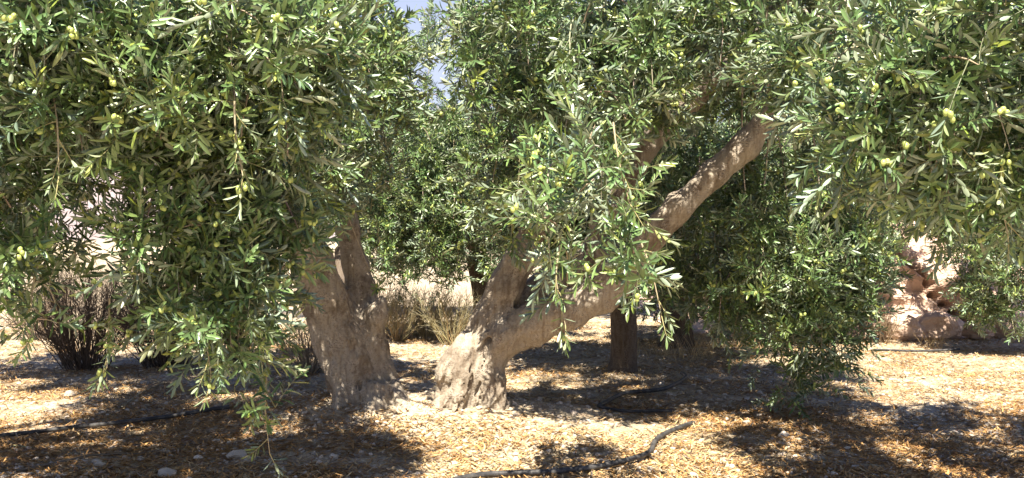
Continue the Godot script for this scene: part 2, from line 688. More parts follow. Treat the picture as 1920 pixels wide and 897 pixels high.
func make_ground() -> void:
	var xs := axis_lines(-5.2, 5.2, 0.045, 700.0)
	var zs := axis_lines(-11.5, -3.6, 0.045, 900.0)
	var g := Geo.new()
	for z in zs:
		for x in xs:
			g.v.append(Vector3(x, ground(x, z), z))
			var e := 0.03
			g.n.append(Vector3(ground(x - e, z) - ground(x + e, z), 2.0 * e, ground(x, z - e) - ground(x, z + e)).normalized())
	var w := xs.size()
	for j in zs.size() - 1:
		for k in w - 1:
			var a := j * w + k
			g.i.append_array([a, a + 1, a + w, a + 1, a + w + 1, a + w])
	var o := part("ground", g.mesh(), M.soil, self)
	o.set_meta("kind", "structure")

func rock_mesh(seed_: int, sharp: float) -> ArrayMesh:
	var sp := SphereMesh.new()
	sp.radial_segments = 12
	sp.rings = 7
	var a := sp.get_mesh_arrays()
	var g := Geo.new()
	var r2 := RandomNumberGenerator.new()
	r2.seed = seed_
	var cuts := []
	for k in 9:
		cuts.append([Vector3(r2.randf_range(-1, 1), r2.randf_range(-1, 1), r2.randf_range(-1, 1)).normalized(), r2.randf_range(0.28, 0.44)])
	for p in a[Mesh.ARRAY_VERTEX]:
		var q: Vector3 = p
		for c in cuts:
			var over: float = q.dot(c[0]) - c[1]
			if over > 0.0:
				q -= c[0] * over
		q *= 1.0 + sharp * bump_noise.get_noise_3d(q.x * 160.0 + seed_ * 31.0, q.y * 160.0, q.z * 160.0)
		g.v.append(q)
		g.c.append(Color.WHITE)
	g.i = a[Mesh.ARRAY_INDEX]
	return g.mesh(true)

func on_ground(p: Vector2, up := 0.0) -> Vector3:
	return Vector3(p.x, ground(p.x, p.y) + up, p.y)

func litter() -> void:
	# dry olive leaves, grit and twigs lying on the soil: nobody could count them
	var lm := []
	for v in 3:
		var g := Geo.new()
		add_leaf(g, Transform3D(), 0.057, [0.007, 0.008, 0.0062][v], [-0.2, 0.2, 0.05][v], Color.WHITE, Color(0.85, 0.88, 0.9))
		lm.append(g.mesh())
	var px := [[], [], []]
	var pc := [[], [], []]
	var n := 0
	while n < 330000:
		var z := -3.9 - 9.5 * pow(rng.randf(), 1.7)
		var x := rnd(-1, 1) * (0.62 * -z + 1.4)
		var dens := 0.66 + 0.9 * patch_noise.get_noise_2d(x * 30.0, z * 60.0)
		dens += 0.35 * patch_noise.get_noise_2d(x * 140.0 + 50.0, z * 140.0)
		var e := Vector2((x + 0.6) / 0.95, (z + 6.2) / 0.45)
		dens -= 0.95 * exp(-e.length_squared())
		var brown := clampf(0.45 + 0.55 * (smoothstep(0.0, -1.4, x) + smoothstep(0.9, 2.0, x)) * smoothstep(-7.5, -6.0, z) + 0.7 * patch_noise.get_noise_2d(x * 50.0 + 900.0, z * 50.0), 0.1, 0.95)
		dens += 0.5 * (brown - 0.5)
		n += 1
		if rng.randf() > dens:
			continue
		var v := rng.randi() % 3
		var up := (Vector3.UP + ball() * 0.3).normalized()
		var side := Vector3(rnd(-1, 1), 0, rnd(-1, 1)).normalized()
		var y := (side - up * side.dot(up)).normalized()
		var b := Basis(y.cross(up), y, up).scaled(Vector3.ONE * rnd(0.7, 1.25))
		px[v].append(Transform3D(b, Vector3(x, ground(x, z) + rnd(0.003, 0.014), z)))
		var u := rng.randf()
		var k := rnd(0.7, 1.25)
		if u < brown * 0.85: pc[v].append(Color(0.40 * k, 0.235 * k, 0.095 * k))
		elif u < 0.85: pc[v].append(Color(0.50 * k, 0.37 * k, 0.20 * k))
		elif u < 0.94: pc[v].append(Color(0.30 * k, 0.25 * k, 0.20 * k))
		else: pc[v].append(Color(0.20 * k, 0.10 * k, 0.05 * k))
	for v in 3:
		stuff("leaf_litter", lm[v], M.dry, self, px[v], pc[v], ["orange and straw coloured dry olive leaves littering the soil", "curled dry olive leaves strewn over the grove floor", "narrow flat dry olive leaves scattered on the ground"][v], "leaf litter")
	px = [[], [], []]
	pc = [[], [], []]
	var rm := [rock_mesh(5, 0.25), rock_mesh(6, 0.2), rock_mesh(7, 0.3)]
	for k in 52000:
		var z := -3.9 - 10.0 * pow(rng.randf(), 1.5)
		var x := rnd(-1, 1) * (0.62 * -z + 1.4)
		var heap := exp(-Vector2((x + 0.65) / 0.8, (z + 5.9) / 0.45).length_squared())
		if rng.randf() > 0.5 + heap + 0.9 * patch_noise.get_noise_2d(x * 40.0 + 500.0, z * 40.0):
			continue
		var s := 0.007 + 0.04 * pow(rng.randf(), 3.5)
		var v := k % 3
		px[v].append(Transform3D(Basis.from_euler(ball() * 3.0).scaled(Vector3(s, s * 0.7, s)), Vector3(x, ground(x, z) + s * 0.12, z)))
		var t := rnd(0.75, 1.15)
		pc[v].append(Color(0.5 * t, 0.43 * t, 0.35 * t))
	for v in 3:
		stuff("pebbles", rm[v], M.stone, self, px[v], pc[v], ["fine pale grit and pebbles on the soil", "small rounded pebbles scattered over the soil", "sharp little stone chips lying in the soil"][v], "pebbles")
	var tg := Geo.new()
	for k in 900:
		var z := -3.9 - 8.0 * pow(rng.randf(), 1.5)
		var x := rnd(-1, 1) * (0.62 * -z + 0.4)
		var a := rnd(0, TAU)
		var pts := []
		var p := Vector2(x, z)
		for s in 4:
			pts.append(on_ground(p, 0.007 + rnd(0, 0.008)))
			a += rnd(-0.4, 0.4)
			p += Vector2(cos(a), sin(a)) * rnd(0.02, 0.06)
		stem_of(tg, pts, rnd(0.0015, 0.004), 0.001, Color(rnd(0.8, 1.8), rnd(0.8, 1.6), rnd(0.7, 1.3)), 4)
	var o := part("twig_litter", tg.mesh(), M.twig, self)
	tag(o, "thin dry twigs and bark scraps lying about the soil", "twigs", "", "stuff")

# ------------------------------------------------------------------ dry plants
func dry_shrub(p: Vector2, high: float, wide: float, n: int, col: Color, label: String) -> void:
	var t := thing("dry_shrub", on_ground(p, -0.01), label, "shrub", "dry shrubs of the grove edge")
	var main := Geo.new()
	var fine := Geo.new()
	for k in n:
		var a := rnd(0, TAU)
		var lean := rnd(0.1, 0.9)
		var dir := Vector3(cos(a) * lean, 1.0, sin(a) * lean).normalized()
		var q := Vector3(cos(a), 0, sin(a)) * rnd(0, 0.25) * wide
		var pts := [q]
		var steps := 6
		for s in steps:
			dir = (dir + ball() * 0.28 + Vector3(0, 0.04, 0)).normalized()
			q += dir * high / steps * rnd(0.75, 1.15)
			pts.append(q)
			if s > 0:
				for w in 3:
					var d2 := (dir + ball() * 0.9).normalized()
					var b := [q]
					var q2 := q
					for u in 3:
						d2 = (d2 + ball() * 0.3).normalized()
						q2 += d2 * high * rnd(0.05, 0.1)
						b.append(q2)
					stem_of(fine, b, 0.0022, 0.0009, col * rnd(0.8, 1.25), 3)
		stem_of(main, pts, rnd(0.003, 0.006), 0.0015, col * rnd(0.6, 1.0), 4)
	part("stems", main.mesh(), M.twig, t)
	part("twigs", fine.mesh(), M.twig, t).set_meta("kind", "stuff")

func grass_tuft(p: Vector2, high: float, wide: float, n: int, label: String) -> void:
	var g := Geo.new()
	for k in n:
		var a := rnd(0, TAU)
		var q := Vector3(rnd(-1, 1), 0, rnd(-1, 1)) * wide
		q.y = ground(p.x + q.x, p.y + q.z) - ground(p.x, p.y) - 0.01
		var lean := rnd(0.05, 0.5)
		var dir := Vector3(cos(a) * lean, 1, sin(a) * lean).normalized()
		var pts := [q]
		var h := high * rnd(0.4, 1.0)
		for s in 4:
			dir = (dir + Vector3(cos(a), -0.25, sin(a)) * 0.1 + ball() * 0.08).normalized()
			q += dir * h / 4
			pts.append(q)
		var v := rnd(0.8, 1.2)
		stem_of(g, pts, 0.0022, 0.0007, Color(0.62 * v, 0.46 * v, 0.25 * v), 3)
	single("dry_grass_tuft", g.mesh(), M.dry, on_ground(p), label, "grass", "dry grass tufts")

func hose(pts2: Array, r: float, label: String, lift := 0.0) -> void:
	var pts := []
	for p in smooth_path(pts2, 8):
		pts.append(on_ground(p, r * 0.95 + lift + 0.016))
	for pass_ in 6:
		for k in range(1, pts.size() - 1):
			pts[k] = Vector3(pts[k].x, maxf(pts[k].y, (pts[k - 1].y + pts[k + 1].y) * 0.5), pts[k].z)
	var radii := []
	for p in pts:
		radii.append(r)
	var g := Geo.new()
	tube(g, pts, radii, 12)
	single("irrigation_hose", g.mesh(), M.rubber, Vector3.ZERO, label, "hose", "black irrigation hoses")

func stick(pts2: Array, r: float, col: Color, label: String) -> void:
	var pts := []
	for p in smooth_path(pts2, 6):
		pts.append(on_ground(p, r + 0.006 + rnd(0, 0.004)))
	var g := Geo.new()
	stem_of(g, pts, r, r * 0.45, col, 7)
	single("fallen_stick", g.mesh(), M.twig, Vector3.ZERO, label, "stick", "sticks lying on the soil")

# ------------------------------------------------------------------ trees
func limb(tree: Node3D, joints: Array, m: Material, called := "branch", sides := 12) -> void:
	var pts := []
	var rr := []
	for j in joints:
		pts.append(j[0])
		rr.append(j[1])
	pts = smooth_path(pts, 8)
	rr = smooth_path(rr, 8)
	var g := Geo.new()
	tube(g, pts, rr, sides, Color.WHITE, 0.16, 1.2)
	part(called, g.mesh(), m, tree)

func branch_to(tree: Node3D, from: Vector3, to: Vector3, r: float) -> void:
	var mid := from.lerp(to, 0.55) + Vector3(rnd(-0.15, 0.15), 0, rnd(-0.15, 0.15))
	mid.y = maxf(from.y, to.y) + rnd(0.25, 0.45)
	limb(tree, [[from, r], [from.lerp(mid, 0.5) + ball() * 0.12, r * 0.85], [mid, r * 0.7], [mid.lerp(to, 0.5) + ball() * 0.12, r * 0.5], [to, r * 0.3]], M.bark, "branch", 8)

func far_tree(label: String, foot: Vector2, top: Vector3, r: float, masses: Array, opts := {}) -> Node3D:
	var base := on_ground(foot, -0.05)
	var t := thing("olive_tree", base, label, "tree", "olive trees of the grove")
	var mid := base.lerp(top, 0.5) + Vector3(rnd(-0.1, 0.1), 0, 0.05)
	limb(t, [[Vector3(0, 0, 0), r * 1.5], [Vector3(0.02, 0.18, 0), r * 1.1], [mid - base, r], [top - base, r * 0.8]], M.old_bark, "trunk", 20)
	for m in masses:
		branch_to(t, (top - base) * 0.97, m[0] - base, r * 0.45)
		m[0] -= base
	foliage_at(t, masses, base, opts)
	return t

func foliage_at(t: Node3D, masses: Array, base: Vector3, opts: Dictionary) -> void:
	# masses are given in the tree's own space; work in the world's and hang the result under the tree's foot
	for m in masses:
		m[0] += base
	var hold := Node3D.new()
	add_child(hold)
	foliage(hold, masses, opts)
	for c in hold.get_children():
		hold.remove_child(c)
		c.transform = Transform3D(Basis(), -base) * c.transform
		t.add_child(c, true)
	remove_child(hold)
	hold.free()

func rebase(t: Node3D) -> void:   # parts were laid in world axes: bring them under the foot of the tree
	for c in t.get_children():
		c.transform = Transform3D(Basis(), -t.position) * c.transform

# ------------------------------------------------------------------ the scene
func _ready() -> void:
	rng.seed = 20241
	# camera, sky, sun, exposure
	var cam := Camera3D.new()
	cam.name = "camera"
	cam.fov = 30.18
	cam.near = 0.05
	cam.far = 4000.0
	cam.position = Vector3(0, 1.25, 0)
	add_child(cam)
	var env := Environment.new()
	env.background_energy_multiplier = 0.37
	env.background_mode = Environment.BG_SKY
	var sky_mat := ProceduralSkyMaterial.new()
	sky_mat.sky_top_color = Color(0.30, 0.46, 0.78)
	sky_mat.sky_horizon_color = Color(0.88, 0.91, 0.96)
	sky_mat.sky_curve = 0.35
	sky_mat.ground_bottom_color = Color(0.45, 0.40, 0.33)
	sky_mat.ground_horizon_color = Color(0.62, 0.58, 0.52)
	sky_mat.sun_angle_max = 4.0
	var sky := Sky.new()
	sky.sky_material = sky_mat
	env.sky = sky
	env.tonemap_mode = Environment.TONE_MAPPER_LINEAR
	env.tonemap_exposure = 3.5
	env.sdfgi_enabled = true
	env.ssao_enabled = true
	env.ssil_enabled = true
	var we := WorldEnvironment.new()
	we.name = "world_environment"
	we.environment = env
	add_child(we)
	var sun := DirectionalLight3D.new()
	sun.name = "sun"
	sun.light_energy = 1.6
	sun.light_color = Color(1.0, 0.955, 0.88)
	sun.light_angular_distance = 0.5
	sun.shadow_enabled = true
	add_child(sun)
	sun.look_at_from_position(Vector3.ZERO, Vector3(0.05, -0.835, -0.545), Vector3.UP)

	bump_noise.seed = 4
	bump_noise.frequency = 0.012
	bump_noise.fractal_octaves = 3
	soil_noise.seed = 12
	soil_noise.frequency = 0.09
	soil_noise.fractal_octaves = 4
	patch_noise.seed = 33
	patch_noise.frequency = 0.02
	patch_noise.fractal_octaves = 3
	materials()
	for k in 4:
		var om := mat("olive_%d" % k, olive_tint(), 0.4, 0.45)
		olive_mats.append(om)
		var lm: StandardMaterial3D = M.leaf.duplicate()
		lm.albedo_color = [Color(1, 1, 1), Color(0.9, 0.95, 0.85), Color(1.08, 1.05, 0.9), Color(0.85, 0.9, 0.9)][k].linear_to_srgb()
		leaf_mats.append(lm)
	make_sprigs()
	print("materials ", Time.get_ticks_msec())
	make_ground()
	print("ground ", Time.get_ticks_msec())
	hills_and_bank()
	litter()
	print("litter ", Time.get_ticks_msec())
	near_trees()
	print("near trees ", Time.get_ticks_msec())
	grove()
	small_things()
	print("done ", Time.get_ticks_msec())

func hills_and_bank() -> void:
	# far dry hillside
	var g := Geo.new()
	var nx := 90
	var nz := 16
	for j in nz + 1:
		for k in nx + 1:
			var x := -900.0 + 1800.0 * k / nx
			var t := float(j) / nz
			var h := 95.0 + 30.0 * patch_noise.get_noise_1d(x * 0.25) + 12.0 * patch_noise.get_noise_1d(x * 1.3 + 300.0)
			var z := -520.0 - 330.0 * t + 20.0 * patch_noise.get_noise_2d(x * 0.8, t * 200.0)
			g.v.append(Vector3(x, -6.0 + h * pow(t, 0.8) + 9.0 * patch_noise.get_noise_2d(x * 0.9, t * 300.0) * t, z))
			g.n.append(Vector3.UP)
			g.c.append(Color.WHITE)
	for j in nz:
		for k in nx:
			var a := j * (nx + 1) + k
			g.i.append_array([a, a + nx + 1, a + 1, a + 1, a + nx + 1, a + nx + 2])
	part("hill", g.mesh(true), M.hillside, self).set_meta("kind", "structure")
	# eroded earth bank at the right, with the terrace it holds up
	var b := Geo.new()
	var su := 150
	var sv := 70
	for j in sv + 1:
		for k in su + 1:
			var x := 2.2 + 12.0 * k / su
			var t := float(j) / sv
			var rise := smoothstep(2.2, 4.4, x)
			var top := (1.28 + 0.22 * patch_noise.get_noise_1d(x * 60.0)) * rise
			var q := Vector3(x, 0, -11.2)
			if t < 0.75:
				var u := t / 0.75
				q.y = -0.1 + (top + 0.1) * u
				q.z -= 0.75 * pow(u, 1.3)
			else:
				var u := (t - 0.75) / 0.25
				q.y = top + 0.35 * u * rise
				q.z -= 0.75 + 9.0 * u * u
			var edge := clampf(1.2 - absf(t - 0.37) * 2.0, 0.15, 1.0)
			var big := bump_noise.get_noise_3d(q.x * 55.0, q.y * 75.0, 9.0)
			var crack := absf(bump_noise.get_noise_3d(q.x * 60.0 + q.y * 30.0, q.y * 45.0, 50.0))
			var fine := bump_noise.get_noise_3d(q.x * 300.0, q.y * 340.0, 3.0)
			q.z += edge * (big * 0.55 + fine * 0.10 - 0.30 * smoothstep(0.10, 0.0, crack)) * rise
			q.y += fine * 0.04 + bump_noise.get_noise_2d(q.x * 200.0, q.z * 200.0) * 0.05
			b.v.append(q)
			b.n.append(Vector3.UP)
			b.c.append(Color.WHITE)
	for j in sv:
		for k in su:
			var a := j * (su + 1) + k
			b.i.append_array([a, a + su + 1, a + 1, a + 1, a + su + 1, a + su + 2])
	part("bank", b.mesh(true), M.rock, self).set_meta("kind", "structure")

func near_trees() -> void:
	# left stem, leaning left
	var foot := Vector3(-1.007, 0.033, -6.200)
	var t1 := thing("olive_tree", foot, "old olive tree leaning left, its forked trunk rising from the sunlit mound", "tree", "olive trees of the grove")
	var main := [[Vector3(-0.999, -0.060, -6.200), 0.216], [Vector3(-1.036, 0.126, -6.200), 0.186], [Vector3(-1.118, 0.350, -6.200), 0.171], [Vector3(-1.215, 0.573, -6.200), 0.168], [Vector3(-1.302, 0.838, -6.150), 0.152], [Vector3(-1.372, 1.098, -6.100), 0.136], [Vector3(-1.458, 1.353, -6.000), 0.115], [Vector3(-1.587, 1.611, -5.800), 0.091], [Vector3(-1.687, 1.906, -5.500), 0.073], [Vector3(-1.751, 2.183, -5.200), 0.056], [Vector3(-1.797, 2.454, -4.900), 0.044]]
	var second := [[Vector3(-0.905, 0.029, -6.220), 0.150], [Vector3(-0.955, 0.267, -6.250), 0.135], [Vector3(-1.012, 0.489, -6.280), 0.128], [Vector3(-1.046, 0.672, -6.350), 0.115], [Vector3(-1.093, 0.879, -6.400), 0.100], [Vector3(-1.139, 1.071, -6.400), 0.081], [Vector3(-1.181, 1.321, -6.400), 0.069], [Vector3(-1.201, 1.552, -6.400), 0.065], [Vector3(-1.193, 1.821, -6.400), 0.058], [Vector3(-1.170, 2.149, -6.400), 0.050], [Vector3(-1.061, 2.570, -6.300), 0.045], [Vector3(-0.969, 3.034, -6.200), 0.041]]
	var stub := [[Vector3(-0.992, 0.605, -6.250), 0.090], [Vector3(-0.940, 0.722, -6.200), 0.063], [Vector3(-0.910, 0.804, -6.200), 0.045]]
	var roots := chain([[Vector3(-0.825, 0.199, -6.100), 0.088], [Vector3(-0.750, 0.054, -6.000), 0.072], [Vector3(-0.603, 0.003, -5.900), 0.043]]) + chain([[Vector3(-0.938, 0.198, -6.000), 0.094], [Vector3(-0.915, 0.014, -5.850), 0.070]]) + chain([[Vector3(-1.128, 0.171, -6.050), 0.073], [Vector3(-1.209, -0.008, -5.950), 0.050]]) + chain([[Vector3(-1.117, 0.209, -6.150), 0.081], [Vector3(-1.161, -0.050, -6.150), 0.067]])
	part("trunk", bones_mesh(chain(main) + chain(second) + chain(stub) + roots, 0.015, 0.05, 1.0, chain([[Vector3(-1.086, 0.840, -6.120), 0.037], [Vector3(-0.999, 0.629, -6.020), 0.033], [Vector3(-0.935, 0.382, -5.980), 0.025], [Vector3(-0.887, 0.207, -5.950), 0.021]]) + chain([[Vector3(-1.284, 0.837, -5.900), 0.035], [Vector3(-1.267, 0.746, -5.920), 0.021]]), -0.35), M.bark, t1)
	var m1 := [
		[Vector3(-1.797, 1.983, -3.600), Vector3(0.50, 0.37, 0.45), 46], [Vector3(-1.246, 2.003, -3.700), Vector3(0.42, 0.40, 0.45), 44], [Vector3(-1.147, 2.265, -5.300), Vector3(0.35, 0.54, 0.40), 20],
		[Vector3(-2.091, 1.313, -3.700), Vector3(0.09, 0.42, 0.30), 13], [Vector3(-1.962, 1.292, -3.750), Vector3(0.10, 0.34, 0.30), 12], [Vector3(-1.948, 0.987, -3.600), Vector3(0.10, 0.10, 0.20), 3], [Vector3(-1.454, 1.293, -3.900), Vector3(0.12, 0.47, 0.30), 20], [Vector3(-1.306, 1.223, -3.950), Vector3(0.15, 0.48, 0.30), 22], [Vector3(-1.171, 1.197, -4.100), Vector3(0.15, 0.47, 0.30), 18],
		[Vector3(-1.288, 0.792, -4.200), Vector3(0.13, 0.23, 0.25), 8], [Vector3(-1.149, 0.514, -4.200), Vector3(0.06, 0.21, 0.15), 4], [Vector3(-1.516, 0.778, -4.100), Vector3(0.04, 0.20, 0.10), 2], [Vector3(-1.381, 0.729, -4.100), Vector3(0.04, 0.22, 0.10), 2], [Vector3(-1.571, 0.989, -3.900), Vector3(0.04, 0.21, 0.10), 2], [Vector3(-1.702, 1.132, -3.800), Vector3(0.03, 0.21, 0.10), 1],
		[Vector3(-2.208, 2.219, -5.400), Vector3(0.97, 0.45, 0.90), 54], [Vector3(-1.298, 1.652, -5.200), Vector3(0.25, 0.34, 0.40), 16], [Vector3(-0.854, 2.291, -5.800), Vector3(0.17, 0.52, 0.30), 9], [Vector3(-0.938, 1.678, -6.000), Vector3(0.14, 0.22, 0.25), 4], [Vector3(-0.990, 0.988, -6.100), Vector3(0.09, 0.11, 0.10), 2],
		[Vector3(-2.1, 3.2, -6.0), Vector3(1.3, 0.6, 0.9), 45],
		[Vector3(-2.5, 2.6, -7.3), Vector3(1.5, 0.6, 0.8), 75],
		[Vector3(-3.0, 2.75, -6.2), Vector3(1.4, 0.55, 0.8), 60],
		[Vector3(-4.1, 2.5, -7.2), Vector3(1.1, 0.6, 0.9), 60],
		[Vector3(-2.7, 2.2, -4.2), Vector3(0.7, 0.9, 0.9), 50],
	]
	for m in m1:
		branch_to(t1, Vector3(-1.751, 2.183, -5.200).lerp(Vector3(-1.458, 1.353, -6.000), rnd(0, 0.6)), m[0] + Vector3(0, m[1].y * 0.6, 0), 0.010)
	foliage(t1, m1, {"olives": 260, "more": 1.45, "scale": 1.14})
	for s in [[Vector3(-1.691, 0.713, -3.700), Vector3(-1.702, 0.999, -3.750)], [Vector3(-1.257, 0.690, -3.700), Vector3(-1.308, 0.999, -3.750)], [Vector3(-1.135, 0.248, -4.150), Vector3(-1.162, 0.615, -4.200)], [Vector3(-1.894, 0.868, -3.500), Vector3(-1.900, 1.140, -3.550)], [Vector3(-1.002, 1.485, -3.300), Vector3(-1.048, 1.771, -3.350)], [Vector3(-1.636, 1.478, -3.200), Vector3(-1.681, 1.775, -3.250)]]:
		hero_spray(t1, s[0], s[1], 5)
	rebase(t1)
	# right stem, leaning right
	foot = Vector3(-0.298, 0.107, -6.200)
	var t2 := thing("olive_tree", foot, "old olive tree leaning right, knobbed trunk with three long limbs", "tree", "olive trees of the grove")
	var a := [[Vector3(-0.276, -0.023, -6.200), 0.201], [Vector3(-0.272, 0.145, -6.200), 0.179], [Vector3(-0.246, 0.312, -6.200), 0.171], [Vector3(-0.186, 0.491, -6.200), 0.157], [Vector3(-0.055, 0.586, -6.150), 0.148], [Vector3(0.147, 0.672, -6.100), 0.132], [Vector3(0.361, 0.768, -6.000), 0.123], [Vector3(0.572, 0.880, -5.950), 0.125], [Vector3(0.710, 0.996, -5.900), 0.117], [Vector3(0.834, 1.138, -5.900), 0.099], [Vector3(0.950, 1.308, -5.850), 0.091], [Vector3(1.099, 1.461, -5.800), 0.084], [Vector3(1.325, 1.681, -5.800), 0.080], [Vector3(1.521, 1.867, -5.750), 0.083], [Vector3(1.652, 2.033, -5.700), 0.072], [Vector3(1.818, 2.255, -5.600), 0.064], [Vector3(1.984, 2.568, -5.500), 0.056], [Vector3(2.078, 2.901, -5.400), 0.045]]
	var b := [[Vector3(-0.224, 0.461, -6.200), 0.157], [Vector3(-0.157, 0.685, -6.200), 0.127], [Vector3(-0.052, 0.909, -6.200), 0.116], [Vector3(0.056, 1.125, -6.200), 0.101], [Vector3(0.149, 1.319, -6.200), 0.086], [Vector3(0.191, 1.575, -6.100), 0.073], [Vector3(0.144, 1.966, -6.000), 0.065], [Vector3(0.087, 2.396, -5.800), 0.052], [Vector3(0.051, 2.861, -5.600), 0.040]]
	var c := [[Vector3(-0.133, 0.581, -6.300), 0.136], [Vector3(0.058, 0.798, -6.400), 0.115], [Vector3(0.313, 0.943, -6.500), 0.113], [Vector3(0.556, 1.093, -6.600), 0.099], [Vector3(0.754, 1.442, -6.600), 0.087], [Vector3(0.977, 1.928, -6.500), 0.082], [Vector3(1.270, 2.245, -6.400), 0.085], [Vector3(1.477, 2.400, -6.300), 0.072], [Vector3(1.724, 2.675, -6.100), 0.059], [Vector3(1.916, 2.983, -5.900), 0.046]]
	var knob := chain([[Vector3(-0.400, 0.190, -6.050), 0.073], [Vector3(-0.530, 0.064, -5.950), 0.047]]) + chain([[Vector3(-0.440, 0.350, -6.000), 0.069], [Vector3(-0.470, 0.071, -6.100), 0.055]]) + chain([[Vector3(-0.440, 0.350, -6.000), 0.069], [Vector3(-0.307, 0.513, -6.080), 0.080]]) + chain([[Vector3(-0.319, 0.340, -6.020), 0.087], [Vector3(-0.352, 0.058, -5.980), 0.079]]) + chain([[Vector3(-0.154, 0.254, -6.100), 0.110], [Vector3(-0.128, 0.034, -6.100), 0.095]])
	var fork := chain([[Vector3(0.674, 0.925, -5.900), 0.092], [Vector3(0.740, 1.064, -6.000), 0.087], [Vector3(0.660, 1.171, -6.100), 0.073], [Vector3(0.597, 1.356, -6.200), 0.060]])
	var stem := part("trunk", bones_mesh(chain(a) + chain(b) + chain(c) + knob + fork, 0.015, 0.05, 1.0, chain([[Vector3(-0.256, 0.559, -6.000), 0.029], [Vector3(-0.217, 0.702, -6.020), 0.033], [Vector3(-0.127, 0.844, -6.050), 0.022]]) + chain([[Vector3(0.729, 0.908, -5.720), 0.045], [Vector3(0.711, 1.038, -5.740), 0.031]]) + chain([[Vector3(-0.329, 0.279, -5.950), 0.018], [Vector3(-0.198, 0.489, -5.980), 0.022], [Vector3(-0.110, 0.639, -6.100), 0.022]]), 0.4), M.bark, t2)
	var m2 := [
		[Vector3(-0.016, 2.233, -5.300), Vector3(0.22, 0.67, 0.35), 24], [Vector3(0.000, 1.481, -5.600), Vector3(0.17, 0.30, 0.25), 8], [Vector3(0.429, 2.227, -5.100), Vector3(0.40, 0.52, 0.45), 30], [Vector3(0.241, 1.367, -4.000), Vector3(0.12, 0.34, 0.25), 7], [Vector3(0.422, 1.551, -3.900), Vector3(0.14, 0.23, 0.25), 7], [Vector3(0.666, 1.271, -4.100), Vector3(0.05, 0.22, 0.12), 2], [Vector3(0.168, 0.982, -4.000), Vector3(0.04, 0.14, 0.10), 1], [Vector3(0.516, 1.129, -3.900), Vector3(0.09, 0.14, 0.20), 3],
		[Vector3(1.188, 2.465, -5.200), Vector3(0.47, 0.22, 0.40), 16], [Vector3(1.826, 2.554, -6.600), Vector3(0.60, 0.44, 0.40), 20], [Vector3(1.939, 1.058, -6.200), Vector3(0.48, 0.56, 0.45), 34], [Vector3(2.088, 0.461, -6.200), Vector3(0.17, 0.34, 0.25), 8], [Vector3(2.348, 0.914, -6.100), Vector3(0.13, 0.40, 0.20), 5], [Vector3(1.790, 0.536, -6.200), Vector3(0.08, 0.30, 0.15), 3], [Vector3(1.655, 0.667, -6.400), Vector3(0.08, 0.31, 0.15), 3], [Vector3(1.531, 1.163, -6.700), Vector3(0.40, 0.44, 0.40), 18],
		[Vector3(1.636, 1.819, -3.400), Vector3(0.37, 0.35, 0.40), 36], [Vector3(1.873, 1.499, -3.500), Vector3(0.15, 0.23, 0.30), 12], [Vector3(1.691, 1.407, -3.800), Vector3(0.06, 0.23, 0.15), 3], [Vector3(1.753, 1.355, -3.600), Vector3(0.04, 0.19, 0.12), 2], [Vector3(1.578, 2.085, -4.100), Vector3(0.27, 0.32, 0.35), 20], [Vector3(1.713, 2.075, -3.200), Vector3(0.21, 0.13, 0.35), 14], [Vector3(2.078, 1.629, -6.400), Vector3(0.42, 0.31, 0.30), 12],
		[Vector3(1.4, 3.1, -5.8), Vector3(1.4, 0.6, 1.0), 60],
		[Vector3(1.2, 3.0, -7.2), Vector3(1.6, 0.6, 0.8), 40],
		[Vector3(2.7, 2.2, -4.4), Vector3(0.7, 0.8, 0.8), 40],
	]
	for m in m2:
		if m[0].z > -4.2 and m[0].x < 1.0:
			continue
		var from: Vector3 = Vector3(1.652, 2.033, -5.700) if m[0].x > 0.4 else Vector3(0.087, 2.396, -5.800)
		branch_to(t2, from, m[0] + Vector3(0, m[1].y * 0.6, 0), 0.010)
	foliage(t2, m2, {"olives": 260, "more": 1.45, "scale": 1.14})
	for s in [[Vector3(0.229, 0.881, -3.800), Vector3(0.208, 1.223, -3.850)], [Vector3(0.640, 0.927, -3.800), Vector3(0.556, 1.247, -3.850)], [Vector3(1.494, 2.325, -4.600), Vector3(1.678, 2.420, -4.650)], [Vector3(0.476, 1.398, -3.600), Vector3(0.417, 1.730, -3.650)], [Vector3(1.578, 1.382, -3.200), Vector3(1.583, 1.657, -3.250)], [Vector3(1.790, 1.266, -3.200), Vector3(1.827, 1.540, -3.250)]]:
		hero_spray(t2, s[0], s[1], 5)
	rebase(t2)

